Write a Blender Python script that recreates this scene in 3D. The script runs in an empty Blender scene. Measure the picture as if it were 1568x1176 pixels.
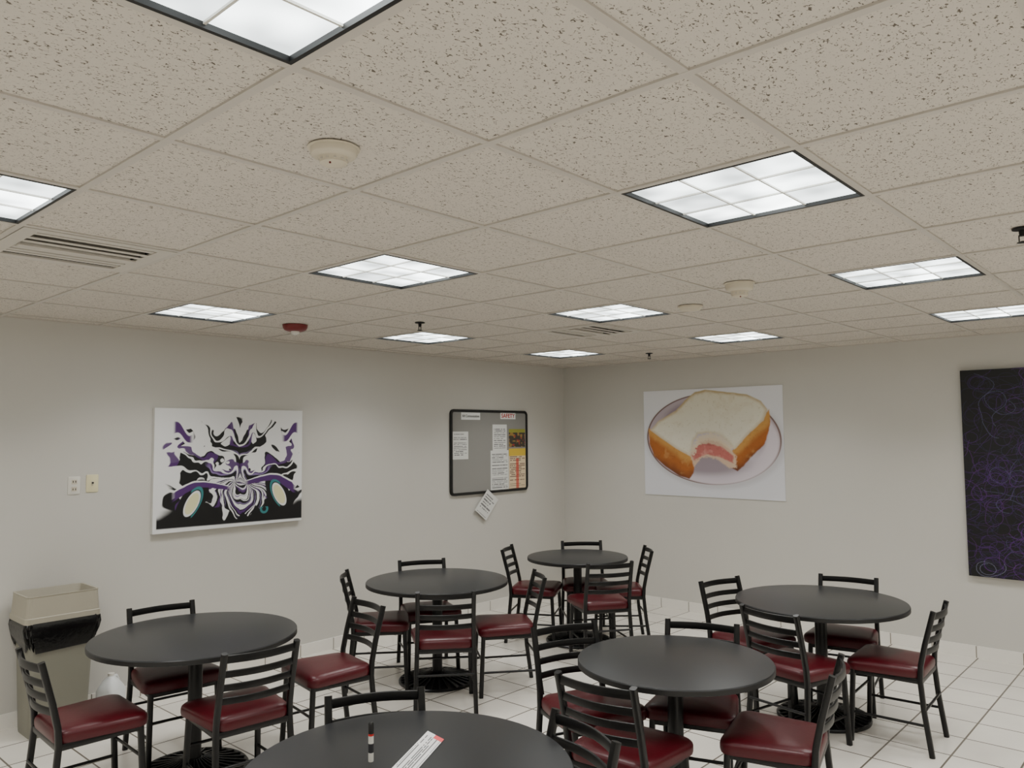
import bpy, bmesh, math, random
import numpy as np
from mathutils import Vector, Matrix
random.seed(3)
sc=bpy.context.scene
U=0.6096; H=2.6451; GX=-5.8903; GY=-4.4124      # ceiling grid pitch / height / origin
X0,Y0=-9.6,-9.2                                  # room extents (corner of left/right wall at 0,0)
# ------------------------------------------------------------ camera
yaw,pitch,roll=0.7353,0.0652,-0.0079
f_=np.array([math.cos(yaw)*math.cos(pitch),math.sin(yaw)*math.cos(pitch),math.sin(pitch)])
r_=np.array([math.sin(yaw),-math.cos(yaw),0.]); u_=np.cross(r_,f_)
rr,uu=r_*math.cos(roll)+u_*math.sin(roll),-r_*math.sin(roll)+u_*math.cos(roll)
cd=bpy.data.cameras.new("camera"); cam=bpy.data.objects.new("camera",cd); sc.collection.objects.link(cam)
cam.matrix_world=Matrix(((rr[0],uu[0],-f_[0],-7.4073),(rr[1],uu[1],-f_[1],-5.8645),(rr[2],uu[2],-f_[2],1.8479),(0,0,0,1)))
cd.sensor_width=36; cd.lens=27.56; cd.clip_start=0.05
sc.camera=cam
# ------------------------------------------------------------ materials
def lin(c):
    return tuple((x/255/12.92 if x/255<=.04045 else ((x/255+.055)/1.055)**2.4) for x in c)
def mat(name,rgb,rough=.5,metal=0,spec=.5,noise=None,bump=None):
    m=bpy.data.materials.new(name); m.use_nodes=True; nt=m.node_tree; b=nt.nodes["Principled BSDF"]
    c=(*lin(rgb),1); b.inputs["Base Color"].default_value=c
    b.inputs["Roughness"].default_value=rough; b.inputs["Metallic"].default_value=metal
    b.inputs["Specular IOR Level"].default_value=spec
    tc=nt.nodes.new("ShaderNodeTexCoord")
    sc_,amt=noise or (8,.06)
    n=nt.nodes.new("ShaderNodeTexNoise"); n.inputs["Scale"].default_value=sc_; n.inputs["Detail"].default_value=3
    nt.links.new(tc.outputs["Object"],n.inputs["Vector"])
    mr=nt.nodes.new("ShaderNodeMapRange"); mr.inputs[3].default_value=1-amt; mr.inputs[4].default_value=1+amt
    nt.links.new(n.outputs["Fac"],mr.inputs[0])
    mx=nt.nodes.new("ShaderNodeVectorMath"); mx.operation='SCALE'; mx.inputs[0].default_value=c[:3]
    nt.links.new(mr.outputs[0],mx.inputs["Scale"]); nt.links.new(mx.outputs[0],b.inputs["Base Color"])
    if bump:
        bs,bd=bump
        n2=nt.nodes.new("ShaderNodeTexNoise"); n2.inputs["Scale"].default_value=bs; n2.inputs["Detail"].default_value=4
        nt.links.new(tc.outputs["Object"],n2.inputs["Vector"])
        bp=nt.nodes.new("ShaderNodeBump"); bp.inputs["Strength"].default_value=bd; bp.inputs["Distance"].default_value=.002
        nt.links.new(n2.outputs["Fac"],bp.inputs["Height"]); nt.links.new(bp.outputs[0],b.inputs["Normal"])
    return m
def attrmat(name,rough=.5):
    m=bpy.data.materials.new(name); m.use_nodes=True; nt=m.node_tree; b=nt.nodes["Principled BSDF"]
    a=nt.nodes.new("ShaderNodeVertexColor"); a.layer_name="Col"
    nt.links.new(a.outputs[0],b.inputs["Base Color"]); b.inputs["Roughness"].default_value=rough
    return m
M_wall=mat("wall_paint",(203,200,193),.65,noise=(3,.015),bump=(180,.15))
M_black=mat("black_powder_coat",(9,9,10),.36,spec=.4,noise=(30,.1))
M_tbl=mat("table_laminate_black",(35,36,38),.33,spec=.4,noise=(120,.12))
M_edge=mat("table_edge_black",(14,14,15),.45)
M_vinyl=mat("burgundy_vinyl",(74,10,20),.36,spec=.4,noise=(12,.1),bump=(60,.25))
M_tbar=mat("tbar_white_metal",(192,186,177),.5)
M_blacktrim=mat("black_trim",(10,10,10),.5)
M_white=mat("white_plastic",(222,219,210),.4)
M_beige=mat("beige_plastic",(206,197,178),.45)
M_dark=mat("dark_void",(8,8,8),.8)
M_canvas=mat("canvas_white",(225,224,220),.8,bump=(400,.2))
M_attr=attrmat("painted_artwork",.5)
M_paper=mat("paper_white",(232,232,230),.8)
M_red=mat("red_plastic",(110,18,18),.4)
M_trash=mat("taupe_plastic",(128,126,114),.5,noise=(6,.04))
M_lid=mat("lid_plastic",(164,158,142),.5,noise=(6,.04))
M_bag=mat("black_bag_film",(8,8,9),.2,noise=(25,.2),bump=(40,1.0))
M_vent=mat("vent_enamel",(198,192,182),.45)
M_jug=mat("milky_plastic",(228,230,230),.35)
M_grey=mat("board_felt_grey",(142,140,136),.9,noise=(300,.12))
M_redink=mat("red_ink",(190,40,36),.7)
M_ink=mat("dark_ink",(40,40,44),.7)
M_ivory=mat("ivory_plastic",(228,220,180),.4)
def tilemat():
    m=bpy.data.materials.new("acoustic_tile"); m.use_nodes=True; nt=m.node_tree; b=nt.nodes["Principled BSDF"]; N=nt.nodes; Lk=nt.links
    b.inputs["Roughness"].default_value=.9; b.inputs["Specular IOR Level"].default_value=.1
    tc=N.new("ShaderNodeTexCoord")
    mp=N.new("ShaderNodeMapping"); mp.inputs["Scale"].default_value=(1,1.4,1); mp.inputs["Rotation"].default_value=(0,0,.5); Lk.new(tc.outputs["Object"],mp.inputs[0])
    n=N.new("ShaderNodeTexNoise"); n.inputs["Scale"].default_value=92; n.inputs["Detail"].default_value=1.5; n.inputs["Distortion"].default_value=1.2
    Lk.new(mp.outputs[0],n.inputs["Vector"])
    r=N.new("ShaderNodeValToRGB"); r.color_ramp.elements[0].position=.335; r.color_ramp.elements[1].position=.385
    r.color_ramp.elements[0].color=(0,0,0,1); r.color_ramp.elements[1].color=(1,1,1,1)
    Lk.new(n.outputs["Fac"],r.inputs[0])
    n3=N.new("ShaderNodeTexNoise"); n3.inputs["Scale"].default_value=320; Lk.new(tc.outputs["Object"],n3.inputs["Vector"])
    r3=N.new("ShaderNodeValToRGB"); r3.color_ramp.elements[0].position=.26; r3.color_ramp.elements[1].position=.34
    r3.color_ramp.elements[0].color=(.6,.6,.6,1)
    Lk.new(n3.outputs["Fac"],r3.inputs[0])
    mul=N.new("ShaderNodeMath"); mul.operation='MULTIPLY'; Lk.new(r.outputs[0],mul.inputs[0]); Lk.new(r3.outputs[0],mul.inputs[1])
    mx=N.new("ShaderNodeMix"); mx.data_type='RGBA'
    mx.inputs[6].default_value=(*lin((104,97,88)),1); mx.inputs[7].default_value=(*lin((208,201,191)),1)
    Lk.new(mul.outputs[0],mx.inputs[0]); Lk.new(mx.outputs[2],b.inputs["Base Color"])
    bp=N.new("ShaderNodeBump"); bp.inputs["Strength"].default_value=.4; bp.inputs["Distance"].default_value=.002
    Lk.new(mul.outputs[0],bp.inputs["Height"]); Lk.new(bp.outputs[0],b.inputs["Normal"])
    return m
M_tile=tilemat()
def floormat():
    m=bpy.data.materials.new("ceramic_floor_tile"); m.use_nodes=True; nt=m.node_tree; b=nt.nodes["Principled BSDF"]; N=nt.nodes; Lk=nt.links
    tc=N.new("ShaderNodeTexCoord")
    br=N.new("ShaderNodeTexBrick"); br.offset=0; br.squash=1
    br.inputs["Scale"].default_value=1; br.inputs["Brick Width"].default_value=.33; br.inputs["Row Height"].default_value=.33
    br.inputs["Mortar Size"].default_value=.0055; br.inputs["Mortar Smooth"].default_value=.1
    br.inputs["Color1"].default_value=(*lin((228,223,213)),1); br.inputs["Color2"].default_value=(*lin((218,213,203)),1)
    br.inputs["Mortar"].default_value=(*lin((104,97,88)),1)
    Lk.new(tc.outputs["Object"],br.inputs["Vector"])
    n=N.new("ShaderNodeTexNoise"); n.inputs["Scale"].default_value=5; n.inputs["Detail"].default_value=5; Lk.new(tc.outputs["Object"],n.inputs["Vector"])
    mr=N.new("ShaderNodeMapRange"); mr.inputs[3].default_value=.9; mr.inputs[4].default_value=1.07; Lk.new(n.outputs[0],mr.inputs[0])
    vm=N.new("ShaderNodeVectorMath"); vm.operation='SCALE'; Lk.new(br.outputs["Color"],vm.inputs[0]); Lk.new(mr.outputs[0],vm.inputs["Scale"])
    Lk.new(vm.outputs[0],b.inputs["Base Color"]); b.inputs["Roughness"].default_value=.24
    bp=N.new("ShaderNodeBump"); bp.invert=True; bp.inputs["Distance"].default_value=.002; bp.inputs["Strength"].default_value=.5
    Lk.new(br.outputs["Fac"],bp.inputs["Height"]); Lk.new(bp.outputs[0],b.inputs["Normal"])
    return m
M_floor=floormat()
def basemat():
    m=bpy.data.materials.new("baseboard_tile"); m.use_nodes=True; nt=m.node_tree; b=nt.nodes["Principled BSDF"]; N=nt.nodes; Lk=nt.links
    tc=N.new("ShaderNodeTexCoord"); sx=N.new("ShaderNodeSeparateXYZ"); Lk.new(tc.outputs["Object"],sx.inputs[0])
    ad=N.new("ShaderNodeMath"); ad.operation='ADD'; Lk.new(sx.outputs[0],ad.inputs[0]); Lk.new(sx.outputs[1],ad.inputs[1])
    md=N.new("ShaderNodeMath"); md.operation='PINGPONG'; md.inputs[1].default_value=.165; Lk.new(ad.outputs[0],md.inputs[0])
    lt=N.new("ShaderNodeMath"); lt.operation='LESS_THAN'; lt.inputs[1].default_value=.004; Lk.new(md.outputs[0],lt.inputs[0])
    mx=N.new("ShaderNodeMix"); mx.data_type='RGBA'; mx.inputs[6].default_value=(*lin((238,234,226)),1); mx.inputs[7].default_value=(*lin((130,123,110)),1)
    Lk.new(lt.outputs[0],mx.inputs[0]); Lk.new(mx.outputs[2],b.inputs["Base Color"]); b.inputs["Roughness"].default_value=.3
    return m
M_base=basemat()
LENS=5.5
def lensmat():
    # prismatic lens: each of the 3x3 cells glows a little differently
    m=bpy.data.materials.new("fluorescent_lens"); m.use_nodes=True; nt=m.node_tree; N=nt.nodes; Lk=nt.links
    N.remove(N["Principled BSDF"]); out=N["Material Output"]; em=N.new("ShaderNodeEmission"); em.inputs[0].default_value=(.93,1,.99,1)
    tc=N.new("ShaderNodeTexCoord"); w=(U-.044)/3
    vo=N.new("ShaderNodeTexNoise"); vo.inputs["Scale"].default_value=5; vo.inputs["Detail"].default_value=1; Lk.new(tc.outputs["Object"],vo.inputs["Vector"])
    sp=N.new("ShaderNodeVectorMath"); sp.operation='MULTIPLY_ADD'; sp.inputs[1].default_value=(1/w,1/w,0); sp.inputs[2].default_value=(1.5,1.5,0); Lk.new(tc.outputs["Object"],sp.inputs[0])
    fl=N.new("ShaderNodeVectorMath"); fl.operation='FLOOR'; Lk.new(sp.outputs[0],fl.inputs[0])
    wn=N.new("ShaderNodeTexWhiteNoise"); wn.noise_dimensions='3D'; Lk.new(fl.outputs[0],wn.inputs[0])
    mr=N.new("ShaderNodeMapRange"); mr.inputs[1].default_value=.35; mr.inputs[2].default_value=.65; mr.inputs[3].default_value=LENS*.45; mr.inputs[4].default_value=LENS*1.3
    Lk.new(vo.outputs["Fac"],mr.inputs[0])
    m2=N.new("ShaderNodeMapRange"); m2.inputs[3].default_value=.35; m2.inputs[4].default_value=1.35; Lk.new(wn.outputs[0],m2.inputs[0])
    mm=N.new("ShaderNodeMath"); mm.operation='MULTIPLY'; Lk.new(mr.outputs[0],mm.inputs[0]); Lk.new(m2.outputs[0],mm.inputs[1])
    Lk.new(mm.outputs[0],em.inputs[1]); Lk.new(em.outputs[0],out.inputs[0])
    return m
M_lens=lensmat()
# ------------------------------------------------------------ mesh builder
class MB:
    def __init__(s): s.v=[];s.f=[];s.m=[];s.sm=[];s.mats=[]
    def mi(s,m):
        if m not in s.mats: s.mats.append(m)
        return s.mats.index(m)
    def add(s,vs,fs,m,smooth=False):
        o=len(s.v); s.v+= [tuple(v) for v in vs]; k=s.mi(m)
        for f in fs: s.f.append(tuple(i+o for i in f)); s.m.append(k); s.sm.append(smooth)
    def box(s,c,d,m,rot=None):
        vs=[Vector((x*d[0]/2,y*d[1]/2,z*d[2]/2)) for x in(-1,1) for y in(-1,1) for z in(-1,1)]
        if rot: vs=[rot@v for v in vs]
        vs=[v+Vector(c) for v in vs]
        s.add(vs,[(0,1,3,2),(4,6,7,5),(0,4,5,1),(2,3,7,6),(0,2,6,4),(1,5,7,3)],m)
    def rings(s,rs,m,smooth=True,cap0=True,cap1=True):
        n=len(rs[0]); vs=[p for r in rs for p in r]; fs=[]
        for k in range(len(rs)-1):
            for i in range(n):
                j=(i+1)%n; fs.append((k*n+i,k*n+j,(k+1)*n+j,(k+1)*n+i))
        if cap0: fs.append(tuple(reversed(range(n))))
        if cap1: fs.append(tuple((len(rs)-1)*n+i for i in range(n)))
        s.add(vs,fs,m,smooth)
    def lathe(s,prof,c,m,n=32,smooth=True,cap0=True,cap1=True):
        s.rings([[(c[0]+r*math.cos(2*math.pi*i/n),c[1]+r*math.sin(2*math.pi*i/n),c[2]+z) for i in range(n)] for r,z in prof],m,smooth,cap0,cap1)
    def sweep(s,path,w,h,m,ref=(0,0,1),round_=.3,n=3,smooth=True):
        P=[Vector(p) for p in path]; ref=Vector(ref); prof=[]
        if round_>=1:
            prof=[(math.cos(a)*w/2,math.sin(a)*h/2) for a in [2*math.pi*i/10 for i in range(10)]]
        else:
            r=min(w,h)*round_
            for cx,cy,a0 in((w/2-r,h/2-r,0),(-w/2+r,h/2-r,90),(-w/2+r,-h/2+r,180),(w/2-r,-h/2+r,270)):
                for i in range(n):
                    a=math.radians(a0+90*i/(n-1)); prof.append((cx+r*math.cos(a),cy+r*math.sin(a)))
        rs=[]
        for i,p in enumerate(P):
            t=(P[min(i+1,len(P)-1)]-P[max(i-1,0)]).normalized()
            sd=t.cross(ref)
            if sd.length<1e-4: sd=t.cross(Vector((0,1,0)))
            sd.normalize(); up=sd.cross(t).normalized()
            rs.append([p+sd*a+up*b for a,b in prof])
        s.rings(rs,m,smooth)
    def obj(s,name,loc=(0,0,0),rot=0,parent=None):
        me=bpy.data.meshes.new(name); me.from_pydata(s.v,[],s.f)
        for m in s.mats: me.materials.append(m)
        me.polygons.foreach_set("material_index",s.m); me.polygons.foreach_set("use_smooth",s.sm); me.update()
        bm=bmesh.new(); bm.from_mesh(me); bmesh.ops.recalc_face_normals(bm,faces=bm.faces)
        for e in bm.edges:
            if len(e.link_faces)==2 and e.calc_face_angle(0)>math.radians(40): e.smooth=False
        bm.to_mesh(me); bm.free()
        return place(me,name,loc,rot,parent)
def place(me,name,loc=(0,0,0),rot=0,parent=None,scale=None):
    o=bpy.data.objects.new(name,me); sc.collection.objects.link(o)
    o.location=loc; o.rotation_euler=(0,0,rot)
    if scale: o.scale=scale
    if parent: o.parent=parent
    return o
def rrect(cx,cy,w,d,r,z,n=5):
    pts=[]
    for sx,sy,a0 in((1,1,0),(-1,1,90),(-1,-1,180),(1,-1,270)):
        for i in range(n):
            a=math.radians(a0+90*i/(n-1)); pts.append((cx+sx*(w/2-r)+r*math.cos(a),cy+sy*(d/2-r)+r*math.sin(a),z))
    return pts
# ------------------------------------------------------------ room
T=.12
def slab(name,lo,hi,m):
    b=MB(); b.box([(a+c)/2 for a,c in zip(lo,hi)],[c-a for a,c in zip(lo,hi)],m); return b.obj(name)
slab("floor",(X0-T,Y0-T,-.1),(T,T,0),M_floor)
slab("wall_left",(X0-T,0,0),(T,T,H+.3),M_wall)
slab("wall_right",(0,Y0-T,0),(T,0,H+.3),M_wall)
slab("wall_back",(X0-T,Y0-T,0),(0,Y0,H+.3),M_wall)
slab("wall_side",(X0-T,Y0,0),(X0,0,H+.3),M_wall)
slab("baseboard_left",(X0,-.012,0),(0,0,.095),M_base)
slab("baseboard_right",(-.012,Y0,0),(0,-.012,.095),M_base)
lights=[(i,j) for i in(-5,-2,1,4,7) for j in(-7,-4,-1,2,5)]
vents=[(-1,3),(5,3)]
b=MB()
i0=math.floor((X0-GX)/U); i1=math.ceil((0-GX)/U); j0=math.floor((Y0-GY)/U); j1=math.ceil((0-GY)/U)
for i in range(i0,i1):
    for j in range(j0,j1):
        if (i,j) in lights or (i,j) in vents: continue
        xa,xb=max(GX+i*U,X0),min(GX+(i+1)*U,0); ya,yb=max(GY+j*U,Y0),min(GY+(j+1)*U,0)
        if xb-xa<.01 or yb-ya<.01: continue
        b.box(((xa+xb)/2,(ya+yb)/2,H+.012),(xb-xa,yb-ya,.016),M_tile)
b.box((X0/2,Y0/2,H+.28),(-X0,-Y0,.02),M_dark)
b.obj("ceiling")
b=MB()
for i in range(i0,i1+1):
    x=GX+i*U
    if X0<x<0: b.box((x,Y0/2,H+.004),(.024,-Y0,.012),M_tbar)
for j in range(j0,j1+1):
    y=GY+j*U
    if Y0<y<0: b.box((X0/2,y,H+.0045),(-X0,.024,.012),M_tbar)
b.box((X0/2,-.01,H+.003),(-X0,.02,.012),M_tbar); b.box((-.01,Y0/2,H+.003),(.02,-Y0,.012),M_tbar)
b.obj("trim_ceiling_grid")
# troffers: black rim, 3x3 lens, and the lamp itself (downlight cut-off like a parabolic troffer)
b=MB(); a=U/2; fr=.011; q_=a-.012-fr/2
for s_ in(-1,1):
    b.box((0,s_*q_,.004),(U-.024,fr,.014),M_blacktrim); b.box((s_*q_,0,.004),(fr,U-.024-2*fr,.014),M_blacktrim)
w=U-.024-2*fr
b.box((0,0,.013),(w,w,.006),M_lens)
for k in(-1,1):
    b.box((k*w/6,0,.0075),(.006,w,.006),M_white); b.box((0,k*w/6,.0075),(w,.006,.006),M_white)
b.box((0,0,.08),(w,w,.08),M_white)
ld=bpy.data.lights.new("lamp",'AREA'); ld.shape='SQUARE'; ld.size=.54; ld.energy=11.5; ld.spread=math.radians(126); ld.color=(1,.985,.955)
tm=None
for (i,j) in lights:
    loc=(GX+(i+.5)*U,GY+(j+.5)*U,H)
    if tm is None: t=b.obj("ceiling_troffer_light",loc); tm=t.data
    else: t=place(tm,"ceiling_troffer_light",loc)
    lo=bpy.data.objects.new("lamp",ld); sc.collection.objects.link(lo); lo.parent=t; lo.location=(0,0,.002)
# air vents: square louvred diffusers
b=MB(); W=U-.03
for k in(-1,1):
    b.box((0,k*(W/2-.025),0),(W,.05,.008),M_vent); b.box((k*(W/2-.03),0,0),(.06,W-.10,.008),M_vent)
b.box((0,0,.12),(W,W,.01),M_dark)
for s_ in(-1,1):
    for y,z in((.065,-.004),(.128,-.002),(.195,.002)):
        b.sweep([(-W/2+.06,s_*y,z),(W/2-.06,s_*y,z)],.030,.004,M_vent)
        b.box((0,s_*(y-.018),z+.012),(W-.12,.004,.026),M_vent,Matrix.Rotation(math.radians(25*s_),3,'X'))
b.box((0,0,-.010),(W-.12,.045,.006),M_vent)
for k in(-1,1):
    b.box((0,k*W/2,.06),(W,.004,.12),M_dark); b.box((k*W/2,0,.06),(.004,W,.12),M_dark)
vm=b.obj("ceiling_air_vent",(GX-.5*U,GY+3.5*U,H)).data
place(vm,"ceiling_air_vent",(GX+5.5*U,GY+3.5*U,H))
b=MB(); b.lathe([(.02,-.062),(.045,-.06),(.052,-.056),(.056,-.040),(.058,-.036),(.082,-.03),(.088,-.024),(.09,-.004),(.1,-.003),(.1,0)],(0,0,0),M_beige,40)
for k in range(12):
    a_=k*math.pi/6; b.box((.0535*math.cos(a_),.0535*math.sin(a_),-.047),(.006,.010,.006),M_vent,Matrix.Rotation(a_,3,'Z'))
b.lathe([(.004,-.066),(.004,-.058)],(-.03,-.02,0),M_red,10)
dm=b.obj("smoke_detector",(-6.157,-4.073,H)); dm.scale=(.72,.72,.75); dm=dm.data
place(dm,"smoke_detector",(-3.527,-3.993,H),scale=(.8,.8,1.2))
b=MB(); b.lathe([(.03,-.035),(.07,-.03),(.08,-.014),(.09,-.012),(.09,0)],(0,0,0),M_beige,40)
o=b.obj("ceiling_sensor",(-3.043,-3.428,H)); o.scale=(.85,.85,.85)
b=MB(); b.lathe([(.05,-.045),(.075,-.035),(.085,-.02),(.088,0)],(0,0,0),M_red,36); b.lathe([(.01,-.07),(.028,-.06),(.03,-.04)],(0,0,0),M_white,20)
b.obj("fire_alarm_strobe",(-4.316,-.981,H))
b=MB(); b.lathe([(.035,0),(.035,-.004),(.012,-.008),(.01,-.03)],(0,0,0),M_dark,20); b.box((0,.011,-.04),(.004,.004,.03),M_dark); b.box((0,-.011,-.04),(.004,.004,.03),M_dark); b.lathe([(.004,-.05),(.018,-.054),(.02,-.056),(.004,-.058)],(0,0,0),M_dark,16)
sm_=b.obj("fire_sprinkler",(-3.771,-1.704,H)).data
place(sm_,"fire_sprinkler",(-.774,-1.696,H)); place(sm_,"fire_sprinkler",(-3.796,-5.316,H))
# ------------------------------------------------------------ artwork via colour attribute
def vnoise(x,y,seed):
    rs=np.random.RandomState(seed); g=rs.rand(64,64)
    xi=np.floor(x).astype(int); yi=np.floor(y).astype(int); fx=x-xi; fy=y-yi
    fx=fx*fx*(3-2*fx); fy=fy*fy*(3-2*fy)
    a=g[xi%64,yi%64];b_=g[(xi+1)%64,yi%64];c=g[xi%64,(yi+1)%64];d=g[(xi+1)%64,(yi+1)%64]
    return (a*(1-fx)+b_*fx)*(1-fy)+(c*(1-fx)+d*fx)*fy
def fbm(x,y,s): return (vnoise(x,y,s)+.5*vnoise(2*x,2*y,s+1)+.25*vnoise(4*x,4*y,s+2))/1.75
def L(c): return np.array(lin(c))
def art(name,origin,du,dv,nx,ny,fn,parent=None,loc=(0,0,0)):
    u,v=np.meshgrid(np.linspace(0,1,nx),np.linspace(0,1,ny)); u=u.ravel();v=v.ravel()
    P=np.array(origin)[None]+u[:,None]*np.array(du)[None]+v[:,None]*np.array(dv)[None]
    idx=np.arange(nx*ny).reshape(ny,nx)
    F=np.stack([idx[:-1,:-1],idx[:-1,1:],idx[1:,1:],idx[1:,:-1]],-1).reshape(-1,4)
    me=bpy.data.meshes.new(name); me.from_pydata(P.tolist(),[],F.tolist())
    C=np.ones((nx*ny,4)); C[:,:3]=np.clip(fn(u,v),0,1)
    a=me.color_attributes.new("Col",'FLOAT_COLOR','POINT'); a.data.foreach_set("color",C.ravel()); me.materials.append(M_attr); me.update()
    return place(me,name,loc,0,parent)
def mixc(C,col,m): return C*(1-m[:,None])+np.array(col)[None]*m[:,None]
def ss(e0,e1,x): t=np.clip((x-e0)/(e1-e0),0,1); return t*t*(3-2*t)
def marbled(u,v):
    n=len(u); W_=L((232,232,232)); B=L((6,6,8)); Pu=L((78,40,104)); T_=L((56,128,132)); Lv=L((150,130,180))
    cx=.545+.03*(fbm(v*3,u*2,77)-.5)
    # pour is roughly two-sided, but each half is bent by its own large noise
    xs=(u-cx)*1.33; x=np.abs(xs)+.30*(fbm(u*2.6+3,v*2.6,50)-.5); y=v-.40+.26*(fbm(u*2.6+9,v*2.6+5,54)-.5)
    wx=x+.30*(fbm(x*4+3,y*4+9,3)-.5)+.10*(fbm(u*7,v*7,31)-.5); wy=y+.34*(fbm(x*4+1,y*4+4,9)-.5)+.10*(fbm(u*7,v*7,35)-.5)
    th=np.arctan2(wy,wx+.06); ra=np.hypot(wx,wy)
    val=np.sin(12*th+15*(fbm(wx*2.6+2,wy*2.6+7,21)-.5)+9*ra)
    bias=-.22-.75*ss(.0,.35,-y)+.25*ss(.25,.5,y)
    C=np.tile(W_,(n,1))
    C=mixc(C,B,ss(-.06,.06,val-bias))
    th3=np.sin(8*th+12*(fbm(wx*2.6+12,wy*2.6+3,33)-.5)+9*ra)
    C=mixc(C,Pu,ss(.84,.90,th3)*.95)
    C=mixc(C,Lv,ss(.90,.95,np.sin(15*th+16*(fbm(wx*2.6+2,wy*2.6+13,43)-.5)))*ss(.36,.2,ra)*.8)
    C=mixc(C,W_,ss(.80,.87,np.sin(16*th+16*(fbm(wx*3+6,wy*3+1,47)-.5)+14*ra)))
    e=.16*(fbm(u*7,v*7,5)-.5)
    pool=ss(-.006,.006,(.10+.14*ss(.12,.35,np.abs(xs))+e*1.3+.05*np.sin(xs*55)*ss(.3,.1,np.abs(xs)))-v)
    C=mixc(C,B,pool)
    top=.90+.035*np.sin(u*27)+e*1.2
    side=ss(-.006,.006,np.abs(u-.515)-(.45+e*.9+.02*np.sin(v*31)-.04*ss(.5,.9,v)))*ss(.12,.2,v+e)
    C=mixc(C,W_,side); C=mixc(C,W_,ss(-.006,.006,v-top))
    ax=np.abs(u-.54)
    wedge=np.abs(v-.80-.9*(ax-.37)+.02*np.sin(ax*60))/(.03+.25*np.abs(ax-.33))
    C=mixc(C,W_,ss(1.8,1.6,wedge)*ss(.29,.31,ax)); C=mixc(C,Pu,ss(1,.8,wedge)*ss(.30,.33,ax)*ss(.43,.41,ax))
    for ex,cy in((.235,.22),(.83,.25)):
        s=1 if ex<.5 else -1
        d=((u-ex)-.3*s*(v-cy))/.040; q=np.sqrt(d**2+((v-cy)/.095)**2)
        C=mixc(C,B,ss(2.2,2.0,q+e*3))
        cv=cy+.06+.75*((u-ex)*s+.10)-1.6*np.clip((u-ex)*s+.02,0,1)**1.5
        sw=np.abs(v-cv+e*.4)/(.03-.05*np.clip((u-ex)*s,0,.3)); on=ss(-.13,-.10,(u-ex)*s)*ss(.26,.22,(u-ex)*s)
        C=mixc(C,W_,ss(1.6,1.5,sw)*on*(v>cv)*(q>1.5)); C=mixc(C,Pu,ss(1.1,1.0,sw)*on*(q>1.4))
        C=mixc(C,T_,ss(1.45,1.38,q+e)*ss(-.01,.0,(u-ex)*s)); C=mixc(C,B,ss(1.22,1.17,q)); C=mixc(C,W_,ss(1.12,1.07,q)); C=mixc(C,L((226,222,176)),ss(.93,.87,q))
    C=mixc(C,T_,ss(.012,.008,np.abs(np.hypot((u-.72)*1.33,v-.13)-.03))*(v<.15))
    C=mixc(C,W_,ss(-.006,.005,.035-.015*u-v)); C=mixc(C,W_,ss(0,.008,.025-u))
    return C
def canvas(name,axis,a0,a1,z0,z1,th,fn,nx,ny,side):
    b=MB()
    if axis=='x':
        b.box(((a0+a1)/2,-th/2-.002,(z0+z1)/2),(a1-a0,th,z1-z0),side); o=b.obj(name)
        art("artwork_surface",(a0,-th-.003,z0),(a1-a0,0,0),(0,0,z1-z0),nx,ny,fn,o)
    else:
        b.box((-th/2-.002,(a0+a1)/2,(z0+z1)/2),(th,abs(a1-a0),z1-z0),side); o=b.obj(name)
        art("artwork_surface",(-th-.003,a0,z0),(0,a1-a0,0),(0,0,z1-z0),nx,ny,fn,o)
    return o
canvas("abstract_marbled_painting",'x',-4.89,-3.64,1.145,2.07,.035,marbled,560,420,M_canvas)
def sdpoly(px,py,poly):
    d=np.full(len(px),1e9); ins=np.zeros(len(px),bool); n=len(poly)
    for i in range(n):
        x1,y1=poly[i];x2,y2=poly[(i+1)%n]; ex,ey=x2-x1,y2-y1
        t=np.clip(((px-x1)*ex+(py-y1)*ey)/(ex*ex+ey*ey+1e-9),0,1)
        d=np.minimum(d,np.hypot(px-x1-t*ex,py-y1-t*ey))
        if y1!=y2: ins^=((y1>py)!=(y2>py))&(px<(x2-x1)*(py-y1)/(y2-y1)+x1)
    return np.where(ins,-d,d)
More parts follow.
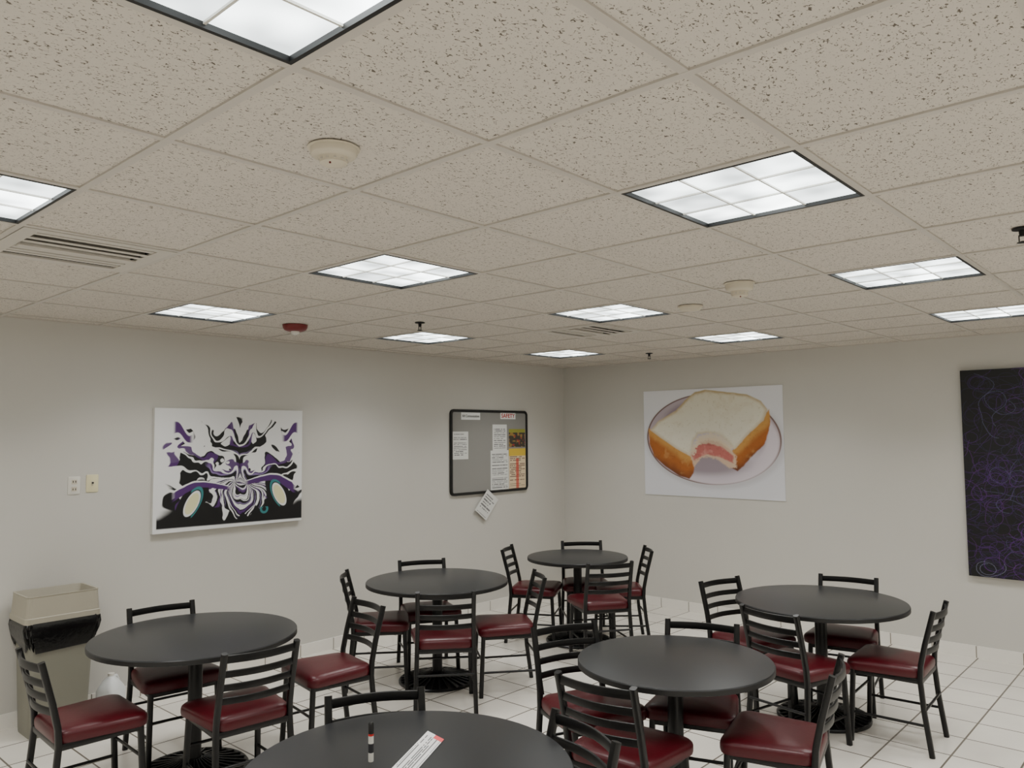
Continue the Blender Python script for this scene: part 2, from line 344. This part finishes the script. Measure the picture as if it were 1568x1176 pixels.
def sandwich(u,v):
    px=u*214; py=(1-v)*172     # poster local units, origin top-left
    n1=fbm(px/9,py/9,3)-.5; n2=fbm(px/2.5,py/2.5,8)-.5; n3=fbm(px/22,py/22,28)-.5
    def sm(poly,w=1.0,a=1.5,b_=0): d=sdpoly(px+n1*a+n2*b_,py+n1*a+n2*b_,poly); return ss(w,-w,d),d
    C=np.tile(L((220,220,226)),(len(u),1)); C=mixc(C,L((238,238,242)),ss(110,0,py)*.7)
    def ell(cx,cy,a,b,t=.05):
        c,s=math.cos(t),math.sin(t); dx=px-cx;dy=py-cy
        return np.sqrt(((dx*c+dy*s)/a)**2+((-dx*s+dy*c)/b)**2)
    q=ell(108,80,103,72)
    C=mixc(C,L((190,188,192)),ss(1.10,.98,ell(110,84,103,72))*.6)
    C=mixc(C,L((118,90,84)),ss(1.008,.995,q)); C=mixc(C,L((186,172,180)),ss(.985,.97,q))
    C=mixc(C,L((218,208,216)),ss(.96,.90,ell(112,84,103,72)))
    C=mixc(C,L((156,138,150)),ss(.86,.76,ell(106,74,103,72)))
    C=mixc(C,L((204,194,204)),ss(.86,.60,ell(112,96,98,68)))
    C=mixc(C,L((112,92,100)),ss(1.25,.6,ell(104,118,60,20,0))*.6)
    top=[(10,65),(26,49),(54,34),(70,17),(86,5),(102,2),(134,7),(164,12),(184,23),(193,36),(187,52),(166,72),(150,91),(144,97),(136,87),(126,77),(114,72),(102,71),(90,73),(82,83),(80,95),(76,108),(54,96),(28,78)]
    cl=[(8,62),(44,80),(76,104),(84,119),(80,134),(74,144),(58,140),(34,124),(17,109),(9,88)]
    cr=[(195,36),(196,60),(188,87),(169,108),(148,130),(134,122),(136,104),(146,92),(164,72),(184,50)]
    _,dt=sm(top)
    for pl,wd in((cl,40),(cr,32)):
        m,d=sm(pl,1.2,2.0)
        g=np.clip(dt/wd,0,1)
        cc=np.tile(L((204,150,76)),(len(u),1)); cc=mixc(cc,L((172,98,34)),ss(.06,.40,g+n3*.3)); cc=mixc(cc,L((108,54,20)),ss(.5,.95,g+n3*.4))
        cc=mixc(cc,L((220,176,108)),ss(.1,.35,n1)*.3); cc=mixc(cc,L((120,66,28)),ss(.1,.35,n2)*.3)
        C=C*(1-m[:,None])+cc*m[:,None]
    m,d=sm([(76,106),(80,94),(92,80),(116,78),(134,90),(146,106),(146,124),(134,124),(118,112),(102,109),(90,112),(82,126)],1.5,3,5)
    C=mixc(C,L((214,186,160)),m)
    m,d=sm([(78,102),(88,90),(106,87),(126,93),(142,106),(141,117),(122,109),(104,105),(92,108),(82,115)],1.5,3,3)
    C=mixc(C,L((196,112,104)),m); C=mixc(C,L((150,68,62)),m*ss(92,86,py+.02*(px-106)**2*.02*50*.1+n1*6)*.8); C=mixc(C,L((226,166,156)),m*ss(.05,.3,n1)*.5); C=mixc(C,L((150,72,66)),m*ss(.1,.3,n2)*.35)
    m,d=sm(top,1.0,1.6)
    cc=np.tile(L((228,222,200)),(len(u),1)); cc=mixc(cc,L((190,164,112)),ss(-6,-.5,d)); cc=mixc(cc,L((212,200,168)),ss(.0,.3,n1)*.4)
    cc=mixc(cc,L((238,234,222)),ss(20,90,py+.15*px)*.5); cc=mixc(cc,L((190,178,144)),ss(.18,.32,n2)*.4)
    C=C*(1-m[:,None])+cc*m[:,None]
    bite,d=sm([(77,104),(82,86),(92,74),(110,71),(126,77),(143,93),(139,98),(124,87),(108,82),(94,84),(86,94),(82,108)],1.5,2,6)
    C=mixc(C,L((228,212,186)),bite*.8)
    return C
canvas("sandwich_poster",'y',-1.133,-2.712,1.192,2.317,.006,sandwich,420,320,M_paper)
SCR=(420,560)
def scribble(u,v):
    nx,ny=SCR; img=np.zeros((ny,nx,3))+L((5,5,7)); rs=np.random.RandomState(5)
    cols=[((72,30,108),.46),((104,46,134),.24),((42,42,80),.22),((92,92,130),.07),((130,130,160),.01)]
    for k in range(480):
        c=cols[rs.choice(5,p=[x[1] for x in cols])][0]
        x=rs.rand()*nx; y=rs.rand()*ny
        if c[0] in(72,104) and rs.rand()<.5: y=rs.rand()*ny*.6
        a=rs.rand()*6.28; da=rs.randn()*.02; n=rs.randint(120,380); cl=L(c)*(.4+rs.rand()*.7)
        for s in range(n):
            da=np.clip(da+rs.randn()*.007,-.06,.06); a+=da; x+=math.cos(a)*.8; y+=math.sin(a)*.8
            xi,yi=int(x),int(y)
            if 0<=xi<nx and 0<=yi<ny: img[yi,xi]=img[yi,xi]*.35+cl*.65
    return img.reshape(-1,3)
canvas("purple_splatter_painting",'y',-4.256,-5.76,.667,2.356,.04,scribble,SCR[0],SCR[1],M_blacktrim)
# ---- bulletin board
bx0,bx1,bz0,bz1=-1.885,-.69,1.232,2.12
b=MB()
def xz(pts,y): return [(p[0],y,p[1]) for p in pts]
def rr_xz(g,r,y): return xz([(p[0],p[1]) for p in rrect((bx0+bx1)/2,(bz0+bz1)/2,bx1-bx0-2*g,bz1-bz0-2*g,r,0,6)],y)
b.rings([rr_xz(0,.05,-.001),rr_xz(0,.05,-.022),rr_xz(.006,.045,-.028),rr_xz(.022,.03,-.028),rr_xz(.028,.025,-.014)],M_blacktrim,cap0=True,cap1=False)
b.rings([rr_xz(.027,.025,-.0135),rr_xz(.028,.025,-.014)],M_grey,smooth=False)
board=b.obj("bulletin_board")
def textpage(seed,rows,marg=.1,bg=(222,222,218),ink=(110,110,112),head=None,red=0):
    def fn(u,v):
        C=np.tile(L(bg),(len(u),1)); rs=np.random.RandomState(seed); ends=rs.rand(rows+1)
        k=np.clip(((1-v)*rows).astype(int),0,rows-1); fr_=((1-v)*rows)%1
        m=((fr_>.3)&(fr_<.7)&(u>marg)&(u<1-marg-.25*ends[k]*(ends[k]>.6))&(v>.06)&(v<.94)&(vnoise(u*30,k*3.7,seed)>.25)&(ends[k]>.12)).astype(float)
        C=mixc(C,L(ink),m)
        if red: C=mixc(C,L((200,60,50)),((u>.42)&(u<.58)&(v<.75)).astype(float)*.8)
        if head: C=mixc(C,L(head),(v>.82).astype(float))
        return C
    return fn
def darkphoto(u,v):
    C=np.tile(L((60,55,48)),(len(u),1)); n=vnoise(u*9,v*9,4); C=mixc(C,L((150,120,60)),ss(.6,.7,n)); C=mixc(C,L((150,50,50)),ss(.75,.8,vnoise(u*8,v*8,9)))
    return mixc(C,L((150,150,60)),(v>.8).astype(float))
def pin(name,x0,z1,x1,z0,fn,k=0):
    art(name,(x0,-.0155-k*.0005,z0),(x1-x0,0,0),(0,0,z1-z0),50,90,fn,board)
pin("notice_sheet_1",-1.861,1.889,-1.629,1.603,textpage(1,16))
pin("notice_sheet_2",-1.26,1.965,-1.033,1.679,textpage(2,14))
pin("notice_photo",-.999,1.916,-.728,1.717,darkphoto)
pin("notice_sheet_3",-1.293,1.684,-1.006,1.242,textpage(3,26,.08),1)
pin("notice_poster",-1.001,1.70,-.723,1.262,textpage(4,22,.06,(226,205,170),(120,90,80),(214,180,60),1),k=1)
def label(text,x0,z1,x1,z0,m,name):
    b=MB(); b.box(((x0+x1)/2,-.0155,(z0+z1)/2),(x1-x0,.002,z1-z0),M_paper); b.obj(name,parent=board)
    cu=bpy.data.curves.new(name+"_text",'FONT'); cu.body=text; cu.align_x='CENTER'; cu.align_y='CENTER'; cu.extrude=.0003; cu.size=.1; cu.materials.append(m); cu.offset=.002
    o=bpy.data.objects.new(name+"_text",cu); sc.collection.objects.link(o); bpy.context.view_layer.update()
    s=(x1-x0)*.9/o.dimensions.x
    o.location=((x0+x1)/2,-.0172,(z0+z1)/2); o.rotation_euler=(math.pi/2,0,0); o.scale=(s,min(s*1.3,(z1-z0)*.9/.1),1); o.parent=board
label("NH Communications",-1.73,2.088,-1.451,2.013,M_ink,"header_label")
label("SAFETY",-1.134,2.094,-.889,2.025,M_redink,"safety_label")
art("hanging_paper_sheet",(-1.552,-.032,1.071),(.166,0,-.122),(.198,.004,.206),40,50,textpage(7,9,.12))
# wall plates
def plate(name,cx,cz,m,kind):
    b=MB(); b.rings([xz([(a[0],a[1]) for a in rrect(cx,cz,.078,.122,.006,0,4)],-.0005),xz([(a[0],a[1]) for a in rrect(cx,cz,.078,.122,.006,0,4)],-.005),xz([(a[0],a[1]) for a in rrect(cx,cz,.072,.116,.006,0,4)],-.007)],m)
    if kind==0:
        for s in(-1,1):
            b.box((cx,-.008,cz+s*.024),(.034,.003,.030),M_beige)
            b.box((cx-.008,-.0097,cz+s*.026),(.005,.001,.013),M_dark); b.box((cx+.008,-.0097,cz+s*.026),(.005,.001,.013),M_dark)
    else: b.box((cx,-.008,cz),(.014,.003,.028),M_beige); b.box((cx,-.014,cz+.004),(.010,.012,.010),M_dark)
    b.obj(name)
plate("electrical_outlet",-5.414,1.527,M_white,0); plate("light_switch",-5.297,1.536,M_ivory,1)
# ------------------------------------------------------------ furniture
def table(name,loc,r):
    b=MB()
    b.lathe([(r-.012,.718),(r,.722),(r+.0,.744)],(0,0,0),M_edge,72,cap1=False); b.lathe([(r,.744),(r-.003,.749),(r-.008,.75)],(0,0,0),M_tbl,72,cap0=False)
    b.lathe([(.045,.03),(.04,.05),(.038,.06),(.038,.70)],(0,0,0),M_black,28)
    b.lathe([(.09,.70),(.09,.708)],(0,0,0),M_black,24)
    for k in range(4):
        a_=math.pi/4+k*math.pi/2; q=Matrix.Rotation(a_,3,'Z'); b.box(q@Vector((.13,0,.712)),(.26,.045,.012),M_black,q)
    b.lathe([(.29,0),(.292,.012),(.285,.02),(.27,.016)],(0,0,0),M_black,64,cap0=False,cap1=False)
    b.lathe([(.285,.004),(.27,.01),(.1,.045),(.05,.07),(.045,.075)],(0,0,0),M_black,64,cap0=False)
    for k in range(28):
        a_=2*math.pi*k/28; d=Vector((math.cos(a_),math.sin(a_),0))
        b.sweep([d*.285+Vector((0,0,.014)),d*.2+Vector((0,0,.03)),d*.1+Vector((0,0,.052)),d*.05+Vector((0,0,.075))],.008,.012,M_black)
    return b.obj(name,loc)
def chair_mesh():
    b=MB()
    for s in(-1,1):
        b.sweep([(s*.2,-.235,0),(s*.195,-.2,.25),(s*.19,-.185,.42),(s*.188,-.19,.5),(s*.186,-.215,.62),(s*.186,-.262,.8),(s*.186,-.267,.818)],.03,.03,M_black,ref=(0,1,0))
        b.sweep([(s*.197,.205,0),(s*.185,.185,.42)],.03,.03,M_black,ref=(0,1,0))
        b.sweep([(s*.197,-.215,.17),(s*.19,.195,.17)],.016,.016,M_black,round_=1)
        b.sweep([(s*.186,-.185,.412),(s*.184,.185,.412)],.024,.032,M_black)
    b.sweep([(-.19,.2,.26),(.19,.2,.26)],.016,.016,M_black,round_=1)
    b.sweep([(-.19,-.21,.26),(.19,-.21,.26)],.016,.016,M_black,round_=1)
    b.sweep([(-.184,.185,.412),(.184,.185,.412)],.024,.032,M_black); b.sweep([(-.186,-.185,.412),(.186,-.185,.412)],.024,.032,M_black)
    for z,h in((.787,.038),(.713,.034),(.645,.034),(.577,.034)):
        yb=-.215-(z-.62)*.26
        b.sweep([(-.186+.372*t,yb-.035*math.sin(math.pi*t),z) for t in [i/10 for i in range(11)]],.012,h,M_black)
    def ring(sc_,z):
        out=[]
        for x,y,_ in rrect(0,.01,.43,.42,.06,0,6):
            k=1+ .10*(y/.2); out.append((x*k*sc_,.01+(y-.01)*sc_,z))
        return out
    b.rings([ring(.95,.424),ring(.985,.428),ring(1,.442),ring(1,.462),ring(.985,.474),ring(.94,.484),ring(.8,.492),ring(.5,.496),ring(.15,.497)],M_vinyl)
    return b
for x,y,r in((-5.277,-1.528,.549),(-3.295,-1.359,.539),(-1.687,-1.472,.453),(-3.983,-3.822,.471),(-2.168,-3.842,.536),(-5.663,-3.809,.551)):
    table("round_dining_table",(x,y,0),r)
CH="5862,1599,358;5239,1187,263;5292,2036,84;4579,1798,171;3622,1081,319;3129,1070,240;3625,1795,49;3085,1865,142;1881,1135,299;1433,1372,225;1976,1925,55;1430,1751,132;2293,3409,255;1807,3861,191;2694,3897,348;2236,4306,93;4096,3386,246;3711,3779,200;4413,3832,4;3865,4282,104;5514,3497,239;5368,4043,162"
cm=None
for l in CH.split(";"):
    x,y,a_=map(float,l.split(",")); loc=(-x/1000,-y/1000,0); ro=math.radians(a_-90)
    if cm is None: cm=chair_mesh().obj("dining_chair",loc,ro).data
    else: place(cm,"dining_chair",loc,ro)
# ---- trash can
b=MB(); rs=random.Random(4)
b.rings([rrect(0,0,.33,.24,.03,0),rrect(0,0,.335,.245,.03,.01),rrect(0,0,.38,.29,.03,.64)],M_trash)
def crink(w,d,z,a,zs=0):
    o_=[]
    for x,y,zz in rrect(0,0,w,d,.04,z,16):
        k=1+rs.uniform(-a,a); o_.append((x*k,y*k,z+rs.uniform(-zs,zs)))
    return o_
b.rings([crink(.39,.30,.56,.010,.04),crink(.41,.32,.59,.03,.015),crink(.43,.335,.63,.035,.015),crink(.445,.35,.67,.025,.01),crink(.44,.345,.70,.015,.008),crink(.425,.33,.718,.01,.004),crink(.40,.30,.724,.0)],M_bag,cap0=False)
b.rings([rrect(0,0,.44,.335,.03,.706),rrect(0,0,.44,.335,.03,.74),rrect(0,0,.43,.325,.03,.744),rrect(0,0,.415,.31,.03,.862),rrect(0,0,.42,.315,.03,.872),rrect(0,0,.395,.29,.025,.872),rrect(0,0,.35,.245,.02,.80),rrect(0,0,.34,.235,.02,.76)],M_lid,smooth=False,cap0=False,cap1=False)
b.rings([rrect(0,0,.35,.245,.02,.755),rrect(0,0,.34,.235,.02,.76)],M_dark,smooth=False)
b.obj("trash_can",(-5.575,-.215,0),0)
# ---- milk jug
b=MB()
b.rings([rrect(0,0,.13,.13,.03,0),rrect(0,0,.15,.15,.035,.01),rrect(0,0,.15,.15,.035,.14),rrect(0,0,.14,.14,.05,.165),rrect(0,0,.10,.10,.045,.2),rrect(0,0,.05,.05,.0249,.225),rrect(0,0,.04,.04,.0199,.235)],M_jug)
b.lathe([(.02,.232),(.021,.236),(.021,.25),(.019,.252)],(0,0,0),M_white,24)
b.sweep([(.02,0,.225),(.055,0,.22),(.075,0,.19),(.078,0,.15),(.07,0,.12)],.022,.022,M_jug,ref=(0,1,0),round_=1)
b.obj("milk_jug",(-5.20,-.16,0),.6)
# ---- marker and slip on the near table
b=MB(); b.lathe([(.0085,0),(.009,.002),(.009,.085)],(0,0,0),M_white,24); b.lathe([(.0092,.03),(.0092,.06)],(0,0,0),M_ink,24,cap0=False,cap1=False)
b.lathe([(.0095,.085),(.0095,.092)],(0,0,0),M_redink,24); b.lathe([(.0095,.092),(.0095,.125),(.006,.13)],(0,0,0),M_blacktrim,24)
b.obj("dry_erase_marker",(-5.709,-3.671,.75))
def slip(u,v):
    C=textpage(11,9,.08,(232,232,232),(60,60,65))(v,u)
    return mixc(C,L((225,80,85)),((v>.92)&(u>.5)).astype(float))
art("printed_paper_slip",(-5.709,-3.775,.752),(-.016,-.106,0),(.307,.161,0),40,90,slip)
w_=bpy.data.worlds.new("world"); sc.world=w_; w_.use_nodes=True; w_.node_tree.nodes["Background"].inputs[0].default_value=(.5,.5,.5,1); w_.node_tree.nodes["Background"].inputs[1].default_value=.05
